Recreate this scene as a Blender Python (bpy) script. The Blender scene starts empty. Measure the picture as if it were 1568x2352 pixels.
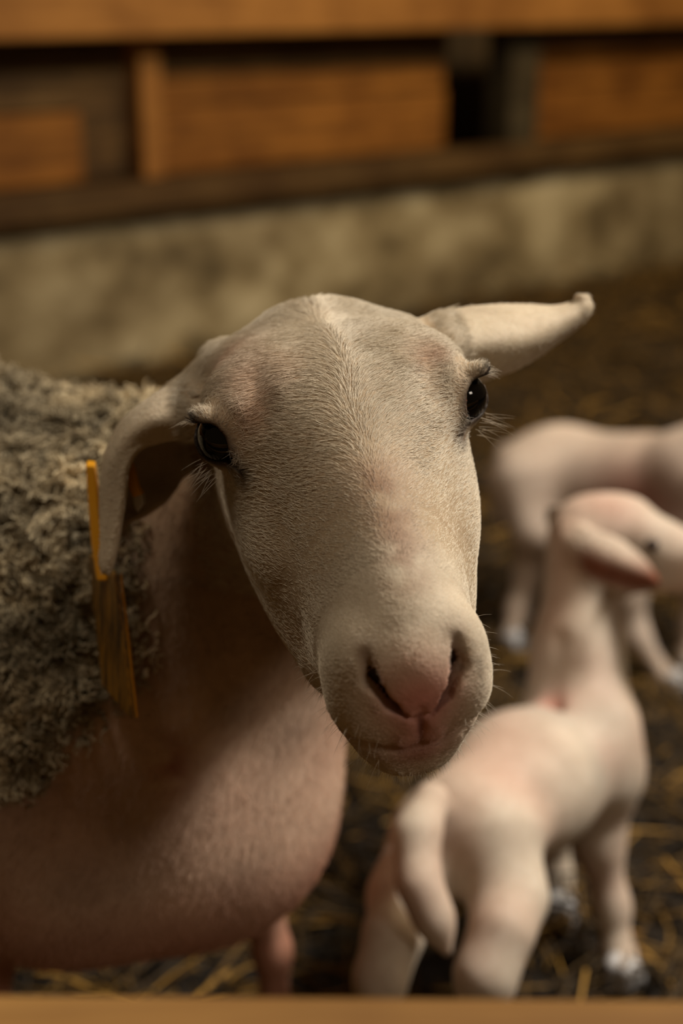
import bpy, math, random
import numpy as np
from mathutils import Vector
from mathutils.bvhtree import BVHTree

random.seed(7)
rng = np.random.default_rng(11)
C = bpy.context.scene.collection
SC = bpy.context.scene

# ------------------------------------------------------------------ camera
CAM_H, PITCH, LENS, SENSOR = 0.94, math.radians(20.2), 50.0, 24.0
cam_d = bpy.data.cameras.new('camera')
cam = bpy.data.objects.new('camera', cam_d)
C.objects.link(cam)
cam.location = (0, 0, CAM_H)
cam.rotation_euler = (math.pi / 2 - PITCH, 0, 0)
cam_d.sensor_fit = 'HORIZONTAL'
cam_d.sensor_width = SENSOR
cam_d.lens = LENS
cam_d.clip_start = 0.02
cam_d.dof.use_dof = True
cam_d.dof.focus_distance = 0.745
cam_d.dof.aperture_fstop = 3.3
SC.camera = cam

# ------------------------------------------------------------------ world, lamps, exposure
w = bpy.data.worlds.new('barn_air')
SC.world = w
w.use_nodes = True
bg = w.node_tree.nodes['Background']
bg.inputs[0].default_value = (0.62, 0.38, 0.16, 1)
bg.inputs[1].default_value = 0.09


def area(name, loc, target, size, power, color):
    d = bpy.data.lights.new(name, 'AREA')
    d.shape = 'RECTANGLE'
    d.size, d.size_y = size
    d.energy = power
    d.color = color
    o = bpy.data.objects.new(name, d)
    C.objects.link(o)
    o.location = loc
    o.rotation_euler = (Vector(target) - Vector(loc)).to_track_quat('-Z', 'Y').to_euler()
    return o


area('barn_or_fill_lamp', (1.5, 1.25, 2.35), (0.05, 0.95, 0.45), (0.4, 0.25), 72, (1.0, 0.93, 0.83))
area('barn_or_fill_lamp', (-0.55, 0.88, 2.0), (-0.1, 0.9, 0.5), (0.5, 0.3), 6.5, (1.0, 0.88, 0.72))
area('barn_or_fill_lamp', (2.0, 2.7, 2.6), (1.0, 4.2, 0.5), (0.8, 0.3), 56, (1.0, 0.80, 0.52))
area('barn_or_fill_lamp', (1.3, -0.5, 1.7), (0.05, 0.7, 0.6), (0.4, 0.3), 5.5, (1.0, 0.86, 0.70))  # added fill at the front right, brightens muzzle and chest
SC.view_settings.view_transform = 'Standard'
SC.view_settings.look = 'None'
SC.view_settings.gamma = 1
SC.view_settings.use_curve_mapping = False
SC.view_settings.exposure = 0.0
SC.cycles.use_denoising = True
SC.cycles.max_bounces = 8

# ------------------------------------------------------------------ helpers
CP, SP = math.cos(PITCH), math.sin(PITCH)
FPX = LENS / SENSOR * 1568
CAM = np.array([0, 0, CAM_H])
FWD = np.array([0, CP, -SP])
UP = np.array([0, SP, CP])


def at(px, py, d):
    """a measured point of the photograph at its own distance d, as world metres"""
    return CAM + d * (FWD + np.array([1.0, 0, 0]) * (px - 784) / FPX - UP * (py - 1176) / FPX)


def tag(o, label=None, cat=None, group=None, kind=None):
    if label: o['label'] = label
    if cat: o['category'] = cat
    if group: o['group'] = group
    if kind: o['kind'] = kind
    return o


def link(name, data, mat=None, parent=None):
    o = bpy.data.objects.new(name, data)
    C.objects.link(o)
    if mat is not None:
        data.materials.append(mat)
    if parent is not None:
        o.parent = parent
        o.matrix_parent_inverse = parent.matrix_world.inverted()
    return o


def empty(name, loc=(0, 0, 0)):
    o = bpy.data.objects.new(name, None)
    o.empty_display_size = 0.05
    C.objects.link(o)
    o.location = loc
    bpy.context.view_layer.update()
    return o


def pymesh(name, verts, faces, smooth=True):
    me = bpy.data.meshes.new(name)
    v = np.asarray(verts, np.float32)
    me.vertices.add(len(v))
    me.vertices.foreach_set('co', v.ravel())
    if isinstance(faces, np.ndarray):
        k = faces.shape[1]
        me.loops.add(faces.size)
        me.loops.foreach_set('vertex_index', faces.ravel().astype(np.int32))
        me.polygons.add(len(faces))
        me.polygons.foreach_set('loop_start', np.arange(0, faces.size, k, dtype=np.int32))
        me.polygons.foreach_set('loop_total', np.full(len(faces), k, np.int32))
        me.update(calc_edges=True)
    else:
        me.clear_geometry()
        me.from_pydata([tuple(map(float, p)) for p in v], [], faces)
    if smooth:
        me.polygons.foreach_set('use_smooth', np.ones(len(me.polygons), bool))
    me.validate()
    me.update()
    return me


def vcol(me, col, name='tint'):
    a = me.attributes.new(name, 'FLOAT_COLOR', 'POINT')
    c = np.ones((len(me.vertices), 4), np.float32)
    c[:, :3] = col
    a.data.foreach_set('color', c.ravel())


# ------------------------------------------------------------------ materials
def mat(name):
    m = bpy.data.materials.new(name)
    m.use_nodes = True
    nt = m.node_tree
    return m, nt, nt.nodes['Principled BSDF']


def N(nt, t, **kw):
    n = nt.nodes.new(t)
    for k, v in kw.items():
        if k.startswith('i_'):
            n.inputs[k[2:].replace('_', ' ')].default_value = v
        else:
            setattr(n, k, v)
    return n


def ramp(nt, fac, stops):
    r = nt.nodes.new('ShaderNodeValToRGB')
    e = r.color_ramp.elements
    while len(e) < len(stops):
        e.new(0.5)
    for q, (p, c) in zip(e, stops):
        q.position = p
        q.color = (*c, 1)
    nt.links.new(fac, r.inputs[0])
    return r.outputs[0]


def noise(nt, vec, scale, detail=4, rough=0.55, dist=0.0):
    n = N(nt, 'ShaderNodeTexNoise', i_Scale=scale, i_Detail=detail, i_Roughness=rough, i_Distortion=dist)
    if vec is not None:
        nt.links.new(vec, n.inputs['Vector'])
    return n.outputs['Fac']


def mixc(nt, fac, a, b, mode='MIX'):
    m = nt.nodes.new('ShaderNodeMix')
    m.data_type = 'RGBA'
    m.blend_type = mode
    for s, v in ((m.inputs['Factor'], fac), (m.inputs['A'], a), (m.inputs['B'], b)):
        if hasattr(v, 'links'):
            nt.links.new(v, s)
        elif isinstance(v, tuple):
            s.default_value = (*v, 1)
        else:
            s.default_value = v
    return m.outputs['Result']


def bump(nt, height, strength, dist, bsdf):
    b = N(nt, 'ShaderNodeBump', i_Strength=strength, i_Distance=dist)
    nt.links.new(height, b.inputs['Height'])
    nt.links.new(b.outputs[0], bsdf.inputs['Normal'])


def skin_material(name, sss=0.12, mottling=0.35, bump_s=0.3, rough=0.65):
    m, nt, b = mat(name)
    tc = N(nt, 'ShaderNodeTexCoord').outputs['Object']
    at_ = N(nt, 'ShaderNodeAttribute', attribute_name='tint').outputs['Color']
    n1 = noise(nt, tc, 28, 5, 0.6)
    n2 = noise(nt, tc, 130, 4, 0.6)
    c1 = mixc(nt, mottling, at_, ramp(nt, n1, [(0.3, (0.62, 0.52, 0.46)), (0.7, (1, 1, 1))]), 'MULTIPLY')
    c2 = mixc(nt, mottling, c1, ramp(nt, n2, [(0.35, (0.7, 0.64, 0.56)), (0.65, (1, 1, 1))]), 'MULTIPLY')
    nt.links.new(c2, b.inputs['Base Color'])
    b.inputs['Roughness'].default_value = rough
    b.inputs['Specular IOR Level'].default_value = 0.25
    b.inputs['Subsurface Weight'].default_value = sss
    b.inputs['Subsurface Radius'].default_value = (1.0, 0.35, 0.2)
    b.inputs['Subsurface Scale'].default_value = 0.006
    bump(nt, noise(nt, tc, 420, 3, 0.7), bump_s, 0.002, b)
    return m


def hair_material(name, rough=0.55, var=0.25, dark_root=0.0):
    m, nt, b = mat(name)
    a = N(nt, 'ShaderNodeAttribute', attribute_name='tint').outputs['Color']
    hi = N(nt, 'ShaderNodeHairInfo')
    c = mixc(nt, var, a, ramp(nt, hi.outputs['Random'], [(0, (0.5, 0.44, 0.36)), (1, (1.1, 1.08, 1.05))]), 'MULTIPLY')
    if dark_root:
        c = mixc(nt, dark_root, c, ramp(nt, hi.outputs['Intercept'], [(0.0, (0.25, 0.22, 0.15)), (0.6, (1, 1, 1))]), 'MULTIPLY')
    nt.links.new(c, b.inputs['Base Color'])
    b.inputs['Roughness'].default_value = rough
    b.inputs['Specular IOR Level'].default_value = 0.3
    return m


def flat(name, col, rough=0.5, spec=0.5):
    m, nt, b = mat(name)
    b.inputs['Base Color'].default_value = (*col, 1)
    b.inputs['Roughness'].default_value = rough
    b.inputs['Specular IOR Level'].default_value = spec
    return m


def wood_material(name, dark, light, scale=1.0):
    m, nt, b = mat(name)
    tc = N(nt, 'ShaderNodeTexCoord').outputs['Object']
    mp = N(nt, 'ShaderNodeMapping')
    mp.inputs['Scale'].default_value = (2.2 * scale, 26 * scale, 26 * scale)
    nt.links.new(tc, mp.inputs['Vector'])
    g = noise(nt, mp.outputs[0], 1.6, 5, 0.6, 0.6)
    big = noise(nt, tc, 3.2, 4, 0.6)
    c = ramp(nt, g, [(0.3, dark), (0.7, light)])
    c = mixc(nt, 0.75, c, ramp(nt, big, [(0.32, (0.38, 0.3, 0.22)), (0.62, (1, 1, 1))]), 'MULTIPLY')
    nt.links.new(c, b.inputs['Base Color'])
    b.inputs['Roughness'].default_value = 0.7
    b.inputs['Specular IOR Level'].default_value = 0.2
    bump(nt, g, 0.4, 0.004, b)
    return m


M_SKIN = skin_material('ewe_hide')
M_LAMB = skin_material('lamb_hide', 0.08, 0.35, 0.3)
M_COAT = hair_material('ewe_short_hair', 0.5, 0.35)
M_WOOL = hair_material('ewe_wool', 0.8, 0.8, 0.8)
M_STRAW = hair_material('straw', 0.6, 0.75)
M_HOOF = flat('hoof_horn', (0.16, 0.13, 0.10), 0.5)
M_HOOFP = flat('pale_hoof_horn', (0.45, 0.43, 0.42), 0.45)
M_WOOD = wood_material('old_orange_wood', (0.15, 0.055, 0.008), (0.37, 0.145, 0.022))
M_WOODL = wood_material('lit_rail_wood', (0.30, 0.125, 0.025), (0.45, 0.20, 0.045))  # lamplight on the cap rail put into a lighter wood colour
M_WOODD = wood_material('dirty_or_shaded_wood', (0.06, 0.032, 0.010), (0.16, 0.085, 0.025))  # dirty wood, also painted in as the shade below the cap rail
M_WOODG = wood_material('grey_weathered_wood', (0.035, 0.026, 0.012), (0.085, 0.062, 0.03))
M_WOODR = wood_material('front_rail_wood', (0.20, 0.095, 0.024), (0.29, 0.15, 0.04))


def eye_material():
    m, nt, b = mat('dark_brown_eye')
    tc = N(nt, 'ShaderNodeTexCoord').outputs['Object']
    sx = N(nt, 'ShaderNodeSeparateXYZ')
    nt.links.new(tc, sx.inputs[0])
    # object Z is the outward axis of the eye: iris ring inside, white-brown rim outside
    c = ramp(nt, sx.outputs['Z'], [(0.0, (0.012, 0.005, 0.002)), (0.0050, (0.03, 0.010, 0.003)), (0.0070, (0.008, 0.003, 0.0015)), (0.0090, (0.0015, 0.0012, 0.0012))])
    nt.links.new(c, b.inputs['Base Color'])
    b.inputs['Roughness'].default_value = 0.04
    b.inputs['Specular IOR Level'].default_value = 0.45
    return m


M_EYE = eye_material()


# ------------------------------------------------------------------ signed distance shapes
def smin(a, b, k):
    h = np.maximum(k - np.abs(a - b), 0) / k
    return np.minimum(a, b) - h * h * k * 0.25


def smax(a, b, k):
    return -smin(-a, -b, k)


def ell(p, c, r, R=None):
    q = p - np.asarray(c, np.float32)
    if R is not None:
        q = q @ R
    r = np.asarray(r, np.float32)
    k0 = np.sqrt(((q / r) ** 2).sum(-1)) + 1e-9
    k1 = np.sqrt(((q / (r * r)) ** 2).sum(-1)) + 1e-9
    return k0 * (k0 - 1) / k1


def cap(p, a, b, ra, rb):
    a = np.asarray(a, np.float32)
    d = np.asarray(b, np.float32) - a
    q = p - a
    t = np.clip((q @ d) / (d @ d), 0, 1)
    return np.sqrt(((q - t[..., None] * d) ** 2).sum(-1)) - (ra + (rb - ra) * t)


def chain(p, pts, rs, k=0.01):
    f = None
    for i in range(len(pts) - 1):
        g = cap(p, pts[i], pts[i + 1], rs[i], rs[i + 1])
        f = g if f is None else smin(f, g, k)
    return f


def mesh_sdf(f, lo, hi, h, B=8, lip=1.8):
    """surface nets over a dense grid that is only evaluated near the surface"""
    lo = np.asarray(lo, np.float32)
    nb = np.ceil((np.asarray(hi) - lo) / (h * B)).astype(int)
    n = nb * B
    bi = np.stack(np.meshgrid(*[np.arange(k) for k in nb], indexing='ij'), -1).reshape(-1, 3)
    fc = f((lo + (bi + 0.5) * (h * B)).astype(np.float32))
    G = np.ones(n + 1, np.float32)
    sg = np.where(fc < 0, -1, 1).reshape(nb).astype(np.float32)
    G[:-1, :-1, :-1] = np.repeat(np.repeat(np.repeat(sg, B, 0), B, 1), B, 2)
    keep = bi[np.abs(fc) < lip * h * B * 0.87]
    o = np.stack(np.meshgrid(*[np.arange(B + 1)] * 3, indexing='ij'), -1).reshape(-1, 3)
    for s in range(0, len(keep), 300):
        kb = keep[s:s + 300]
        ix = (kb[:, None] * B + o[None]).reshape(-1, 3)
        G[ix[:, 0], ix[:, 1], ix[:, 2]] = f((lo + ix * h).astype(np.float32))
    S = G < 0
    cnt = np.zeros(n, np.uint8)
    offs = [(i, j, k) for i in (0, 1) for j in (0, 1) for k in (0, 1)]
    for i, j, k in offs:
        cnt += S[i:i + n[0], j:j + n[1], k:k + n[2]]
    act = np.argwhere((cnt > 0) & (cnt < 8))
    val = np.stack([G[act[:, 0] + i, act[:, 1] + j, act[:, 2] + k] for i, j, k in offs], 1)
    acc = np.zeros((len(act), 3), np.float32)
    num = np.zeros(len(act), np.float32)
    of = np.array(offs, np.float32)
    for a in range(8):
        for b in range(a + 1, 8):
            if np.abs(of[a] - of[b]).sum() != 1: continue
            va, vb = val[:, a], val[:, b]
            m = (va < 0) != (vb < 0)
            t = np.where(m, va / np.where(m, va - vb, 1), 0)[:, None]
            acc += np.where(m[:, None], of[a] + t * (of[b] - of[a]), 0)
            num += m
    V = lo + (act + acc / num[:, None]) * h
    idx = np.full(n, -1, np.int32)
    idx[act[:, 0], act[:, 1], act[:, 2]] = np.arange(len(act))
    F = []
    for ax in range(3):
        sl0 = [slice(1, -1)] * 3
        sl1 = [slice(1, -1)] * 3
        sl0[ax] = slice(0, -1)
        sl1[ax] = slice(1, None)
        A, Bq = S[tuple(sl0)], S[tuple(sl1)]
        e = np.argwhere(A != Bq)
        fl = A[e[:, 0], e[:, 1], e[:, 2]]
        off = np.ones(3, int); off[ax] = 0
        e = e + off
        u, v = (ax + 1) % 3, (ax + 2) % 3
        du = np.zeros(3, int); du[u] = 1
        dv = np.zeros(3, int); dv[v] = 1
        g = lambda q: idx[q[:, 0], q[:, 1], q[:, 2]]
        quad = np.stack([g(e - du - dv), g(e - dv), g(e), g(e - du)], 1)
        quad[~fl] = quad[~fl][:, ::-1]
        F.append(quad)
    F = np.concatenate(F)
    return V.astype(np.float32), F[(F >= 0).all(1)]


def cr(pts, n):
    """Catmull-Rom through pts, n samples"""
    p = np.asarray(pts, float)
    p = np.concatenate([[2 * p[0] - p[1]], p, [2 * p[-1] - p[-2]]])
    t = np.linspace(0, len(p) - 3 - 1e-6, n)
    i = t.astype(int)
    u = (t - i)[:, None] if p.ndim == 2 else (t - i).reshape(-1, *([1] * (p.ndim - 1)))
    a, b, c, d = p[i], p[i + 1], p[i + 2], p[i + 3]
    return 0.5 * (2 * b + (c - a) * u + (2 * a - 5 * b + 4 * c - d) * u * u + (3 * b - a - 3 * c + d) * u ** 3)


def sheet(rows, ns, nt_):
    """smooth grid surface through rows of control points"""
    a = cr(np.asarray(rows, float), ns)
    return np.swapaxes(cr(np.swapaxes(a, 0, 1), nt_), 0, 1)


def sheet_bvh(g):
    ns, nt_ = g.shape[:2]
    i = np.arange(ns * nt_).reshape(ns, nt_)
    f = np.stack([i[:-1, :-1], i[1:, :-1], i[1:, 1:], i[:-1, 1:]], -1).reshape(-1, 4)
    return BVHTree.FromPolygons([Vector(p) for p in g.reshape(-1, 3)], f.tolist()), g.reshape(-1, 3).min(0), g.reshape(-1, 3).max(0)


def sheet_dist(p, bv, far=0.03):
    tree, lo, hi = bv
    lo = np.asarray(lo); hi = np.asarray(hi)
    q = np.maximum(np.maximum(lo - p, p - hi), 0)
    d = np.sqrt((q ** 2).sum(-1)) + 0.004
    near = np.where(d < far + 0.004)[0]
    out = d.astype(np.float32)
    fn = tree.find_nearest
    for k in near:
        r = fn(p[k].tolist())
        out[k] = r[3]
    return out


# ------------------------------------------------------------------ the ewe
HR = np.array([[0.9791125, -0.0447739, 0.1983279], [0.1613446, -0.4224601, -0.8919055], [0.1237197, 0.9052749, -0.406412]])
HT = np.array([0.0012, 0.7568, 0.7094])


def toL(p):
    """world to head coordinates: x to the ewe's left, y up from the face, z towards the nose"""
    return warp(((p - HT.astype(np.float32)) @ HR.astype(np.float32)).astype(np.float32))


def warp(l):
    """the face is sheared a little downwards and shortened along its length"""
    z = np.maximum(l[:, 2], 0)
    return np.stack([l[:, 0], l[:, 1] + .05 * z, l[:, 2] + z * (1 / .88 - 1)], 1).astype(np.float32)


def toW(p):
    p = np.asarray(p, float)
    z = np.maximum(p[..., 2:3], 0) * .88
    q = np.concatenate([p[..., :1], p[..., 1:2] - .05 * z, np.minimum(p[..., 2:3], 0) + z], -1)
    return q @ HR.T + HT


Z_K = [-.135, -.115, -.09, -.05, -.01, .03, .07, .11, .15, .172, .186, .198, .204]
SEC = np.array([  # top, bottom, half width, height of the widest line
    [-.055, -.024, .006, .036, .046, .045, .039, .034, .028, .021, .011, -.006, -.025],
    [-.08, -.105, -.115, -.12, -.118, -.112, -.102, -.093, -.086, -.082, -.077, -.066, -.05],
    [.03, .046, .058, .066, .067, .061, .051, .045, .041, .039, .034, .024, .010],
    [-.068, -.05, -.02, -.010, -.012, -.018, -.025, -.03, -.035, -.04, -.042, -.045, -.045]])
ZT = np.linspace(Z_K[0], Z_K[-1], 400)
_c = cr(np.concatenate([[Z_K], SEC]).T, 1600)
SECT = np.stack([np.interp(ZT, _c[:, 0], _c[:, i]) for i in range(1, 5)])

EYE_C, EYE_R = np.array([0.0655, 0.0115, 0.001]), 0.0150


def side(v, s): return np.array([v[0] * s, v[1], v[2]])


def f_head(p):
    x, y, z = p[:, 0], p[:, 1], p[:, 2]
    zc = np.clip(z, Z_K[0], Z_K[-1])
    yt, yb, hw, yc = [np.interp(zc, ZT, q).astype(np.float32) for q in SECT]
    ax = np.abs(x)
    dn = np.clip((yc - y) / (yc - yb), 0, 1)
    hw2 = hw * (1 - np.interp(z, [.07, .15], [.12, .36]).astype(np.float32) * dn ** 2)
    hh = np.where(y > yc, yt - yc, yc - yb)
    ex = np.where(y > yc, np.interp(z, [-.06, .0, .05, .10, .15, .18], [2.7, 2.6, 1.95, 1.75, 1.9, 2.1]), np.interp(z, [-.06, .0, .06, .12], [2.7, 2.8, 2.35, 2.2])).astype(np.float32)
    rho = ((ax / hw2) ** ex + (np.abs(y - yc) / hh) ** ex) ** (1 / ex)
    f = (rho - 1) * np.minimum(hw2, hh) * 0.95
    f = np.where(z != zc, np.sqrt(np.maximum(f, 0) ** 2 + (z - zc) ** 2), f)
    m = np.stack([ax, y, z], -1)                                   # mirrored
    f = smin(f, ell(m, (.051, .017, -.006), (.020, .014, .026)), .028)   # brow over the eye
    f = smin(f, ell(m, (.040, -.055, .015), (.020, .044, .080)), .03)  # cheek muscle
    f = smin(f, cap(m, (.027, -.062, .03), (.025, -.064, .118), .020, .019), .02)   # lower jaw
    f = smin(f, ell(m, (.046, -.026, .035), (.014, .014, .040)), .020)  # cheek bone below the eye
    f = smin(f, ell(p, (0, .000, -.085), (.042, .020, .030)), .018)     # poll
    f = smin(f, ell(m, (.046, -.012, -.080), (.018, .014, .022)), .016)  # ear root
    f = smax(f, -cap(m, (.043, .058, -.030), (.0485, .042, .022), .004, .004), .016)  # groove inside the brow
    f = smax(f, -cap(p, (0, .022, -.105), (0, .042, -.062), .002, .001), .008)      # parting of the crown
    f = smax(f, -ell(m, (.066, .034, .046), (.015, .014, .026)), .018)   # hollow below the inner corner of the eye
    # muzzle: nostril wings, upper lip pads, lower lip
    f = smin(f, ell(m, (.0245, -.015, .170), (.0145, .024, .021)), .016)
    f = smin(f, ell(m, (.018, -.027, .184), (.018, .016, .017)), .014)
    f = smin(f, ell(p, (0, -.012, .186), (.019, .023, .018)), .012)
    f = smin(f, ell(p, (0, -.066, .176), (.026, .018, .024)), .014)
    # nostril slits
    n = chain(m, [(.0228, .011, .183), (.0208, .000, .190), (.0130, -.0115, .1985), (.0042, -.0195, .2035)], [.0030, .0044, .0034, .0011], .003)
    n = np.minimum(n, chain(m, [(.0205, .008, .175), (.0180, -.002, .181), (.0120, -.0105, .190)], [.0028, .0042, .0032], .003))
    f = smax(f, -n, .003)
    # philtrum and mouth line
    f = smax(f, -cap(p, (0, -.013, .2058), (0, -.042, .2045), .0021, .0017), .0035)
    mo = chain(m, [(0, -.046, .2045), (.012, -.0455, .2025), (.024, -.043, .1985), (.032, -.040, .192), (.0375, -.038, .178)], [.0030, .0030, .0028, .0022, .0010], .004)
    f = smax(f, -mo, .006)
    # eyelids: a raised almond opening over the eyeball
    e = m - EYE_C.astype(np.float32)
    o = EYE_O; u = EYE_U; v = EYE_V
    eo, eu, ev = e @ o, e @ u, e @ v
    de = np.sqrt((e ** 2).sum(-1))
    f = smin(f, de - (EYE_R + .0022), .007)
    f = smin(f, cap(m, EYE_C + .0115 * o + .0135 * u, EYE_C + .006 * o + .026 * u - .002 * v, .0035, .003), .008)
    f = smin(f, ell(m, EYE_C + .0135 * o - .0085 * u + .0105 * v, (.006, .005, .006)), .006)
    lid = np.where(ev > 0, .0108, .0098) * (1 - np.clip(np.abs(eu - .001) / .0172, 0, 1.5) ** 2)
    alm = np.maximum(np.abs(ev) - lid, -eo)
    f = smax(f, -np.maximum(alm, de - (EYE_R + .008)), .0018)
    duct = cap(m, EYE_C + .0105 * o + .0125 * u - .0005 * v, EYE_C + .0080 * o + .034 * u - .005 * v, .0040, .0022)
    f = smax(f, -duct, .003)
    f = smax(f, -(de - (EYE_R - .0004)), .001)
    return f


def nrm(v): v = np.asarray(v, float); return v / np.linalg.norm(v)


EYE_O = nrm([0.74, 0.36, 0.57])                       # where the eye looks (mirrored for the other side)
EYE_U = nrm(np.array([-0.66, -0.18, 0.72]) - EYE_O * np.dot([-0.66, -0.18, 0.72], EYE_O))   # towards the inner corner
EYE_V = np.cross(EYE_O, EYE_U)
if EYE_V[1] < 0: EYE_V = -EYE_V
EYE_O, EYE_U, EYE_V = [q.astype(np.float32) for q in (EYE_O, EYE_U, EYE_V)]

# ears as thin folded sheets
EAR_R = sheet([
    [at(1000, 735, .868), at(1010, 760, .850), at(1030, 800, .842), at(1060, 850, .855), at(1075, 880, .885)],
    [at(1050, 715, .882), at(1060, 745, .858), at(1080, 795, .848), at(1100, 840, .862), at(1110, 868, .892)],
    [at(1130, 706, .895), at(1140, 735, .870), at(1150, 785, .858), at(1160, 830, .872), at(1165, 850, .898)],
    [at(1210, 705, .905), at(1215, 725, .884), at(1220, 770, .874), at(1225, 802, .884), at(1226, 820, .902)],
    [at(1270, 708, .910), at(1272, 720, .897), at(1276, 745, .890), at(1280, 768, .895), at(1282, 780, .908)],
    [at(1312, 700, .912), at(1316, 708, .904), at(1322, 722, .900), at(1328, 734, .904), at(1330, 742, .910)],
    [at(1328, 688, .910), at(1334, 692, .906), at(1342, 700, .903), at(1350, 706, .906), at(1354, 710, .910)],
    [at(1325, 683, .910), at(1328, 683, .907), at(1336, 682, .906), at(1344, 683, .907), at(1347, 685, .910)]], 60, 30)
EAR_L = sheet([
    [at(490, 1010, .840), at(490, 940, .836), at(485, 860, .857), at(500, 930, .893), at(500, 1050, .902)],
    [at(425, 1003, .834), at(412, 955, .830), at(405, 893, .856), at(430, 960, .895), at(440, 1075, .902)],
    [at(370, 1010, .835), at(350, 962, .832), at(352, 918, .860), at(390, 1000, .897), at(415, 1095, .902)],
    [at(318, 1030, .836), at(292, 998, .838), at(288, 972, .864), at(340, 1060, .897), at(398, 1122, .898)],
    [at(291, 1075, .837), at(262, 1052, .843), at(250, 1046, .865), at(300, 1112, .890), at(372, 1152, .890)],
    [at(285, 1130, .838), at(256, 1112, .845), at(238, 1105, .862), at(282, 1160, .882), at(330, 1180, .884)],
    [at(277, 1185, .840), at(252, 1178, .846), at(236, 1172, .858), at(262, 1195, .868), at(290, 1200, .872)],
    [at(266, 1245, .843), at(250, 1244, .847), at(238, 1240, .853), at(252, 1250, .859), at(266, 1246, .861)],
    [at(257, 1290, .845), at(246, 1292, .848), at(235, 1290, .852), at(242, 1294, .856), at(254, 1288, .857)],
    [at(250, 1311, .848), at(245, 1312, .849), at(240, 1311, .851), at(243, 1312, .853), at(247, 1310, .853)]], 76, 40)
EARS_W = [EAR_L, EAR_R]
EARS_BV = [sheet_bvh((g - HT) @ HR) for g in EARS_W]


EAR_ROOT = [[(at(*q) - HT) @ HR for q in ((520, 850, .872), (415, 925, .868))], [(at(*q) - HT) @ HR for q in ((990, 800, .880), (1070, 800, .876))]]


def f_ears(pl):
    f = np.minimum(sheet_dist(pl, EARS_BV[0]), sheet_dist(pl, EARS_BV[1])) - .0022
    for a, b in EAR_ROOT:
        f = smin(f, cap(pl, a, b, .018, .010), .014)
    return f


def f_body(p):
    q = np.array
    f = cap(p, (-.34, 1.00, .475), (-.86, 1.03, .465), .175, .195)
    f = smin(f, ell(p, (-.15, .975, .455), (.155, .150, .185)), .08)
    f = smin(f, ell(p, (-.33, 1.02, .55), (.15, .10, .14)), .06)        # withers
    f = smin(f, ell(p, (-.95, 1.03, .475), (.17, .16, .18)), .08)
    f = smin(f, chain(p, [toW((0, -.078, -.050)), (-.045, .945, .590), (-.13, 1.0, .52)], [.060, .088, .135], .04), .06)
    f = smin(f, ell(p, (-.20, .85, .40), (.10, .05, .12)), .06)         # near shoulder
    f = smin(f, ell(p, (-.112, .945, .345), (.105, .105, .095)), .05)    # brisket
    # legs: far fore, near fore, hind pair
    f = smin(f, chain(p, [(-.10, 1.055, .34), (-.075, 1.06, .235), (-.062, 1.06, .13), (-.060, 1.06, .06), (-.052, 1.05, .035)], [.055, .024, .0145, .014, .018], .02), .04)
    f = smin(f, chain(p, [(-.26, .90, .34), (-.285, .90, .23), (-.265, .895, .13), (-.27, .895, .06), (-.262, .885, .035)], [.060, .026, .0155, .014, .018], .02), .04)
    for yy in (.93, 1.13):
        f = smin(f, chain(p, [(-.96, yy, .42), (-.93, yy, .31), (-1.03, yy, .22), (-1.01, yy, .07), (-1.0, yy, .035)], [.10, .055, .022, .016, .018], .02), .05)
    f = smin(f, chain(p, [(-1.10, 1.03, .55), (-1.135, 1.03, .48), (-1.13, 1.03, .36)], [.03, .022, .012], .02), .03)  # tail
    return f


def f_ewe(p):
    pl = toL(p)
    f = smin(f_head(pl), f_body(p), .035)
    return f


def f_ewe_local(pl):
    f = smin(f_head(warp(pl)), f_body((pl @ HR.T.astype(np.float32) + HT.astype(np.float32))), .035)
    return smin(f, f_ears(pl), .012)


import time
_t = time.time()
LO, HI = np.array([-.19, -.16, -.15]), np.array([.21, .10, .235])
hv, hf = mesh_sdf(f_ewe_local, LO, HI, .0014)
cen = hv[hf].mean(1)
hf = hf[((cen > LO + .006) & (cen < HI - .006)).all(1)]
bv_, bf = mesh_sdf(f_ewe, (-1.25, .72, 0.015), (.12, 1.30, .86), .006)
bl = (bv_[bf].mean(1) - HT) @ HR
bf = bf[~((bl > LO + .009) & (bl < HI - .009)).all(1)]
hw_ = hv @ HR.T + HT
EV = np.concatenate([hw_, bv_])
EF = np.concatenate([hf, bf + len(hv)])
used = np.zeros(len(EV), bool); used[EF.ravel()] = True
rm = np.cumsum(used) - 1
NH = used[:len(hv)].sum()
EV, EF = EV[used], rm[EF]
print('ewe', len(EV), len(EF), round(time.time() - _t, 1))
ewe_me = pymesh('ewe', EV, EF)
EL = toL(EV.astype(np.float32))


def gauss(d, s): return np.exp(-(d / s) ** 2)


def vnoise(p, s, seed=0):
    """cheap smooth value noise 0..1"""
    r = np.random.default_rng(seed)
    T = r.random((32, 32, 32))
    q = p / s
    i = np.floor(q).astype(int)
    u = q - i
    u = u * u * (3 - 2 * u)
    out = 0
    for a in (0, 1):
        for b in (0, 1):
            for c in (0, 1):
                wgt = (u[:, 0] if a else 1 - u[:, 0]) * (u[:, 1] if b else 1 - u[:, 1]) * (u[:, 2] if c else 1 - u[:, 2])
                out = out + wgt * T[(i[:, 0] + a) % 32, (i[:, 1] + b) % 32, (i[:, 2] + c) % 32]
    return out


CREAM = np.array([.63, .555, .435])
PINK = np.array([.60, .30, .23])
DARK = np.array([.05, .038, .03])


def blend(col, c, wgt): return col + (np.asarray(c) - col) * np.clip(wgt, 0, 1)[:, None]


def seg_d(p, a, b):
    a = np.asarray(a); d = np.asarray(b) - a
    t = np.clip(((p - a) @ d) / (d @ d), 0, 1)
    return np.linalg.norm(p - a - t[:, None] * d, axis=1)


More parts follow.
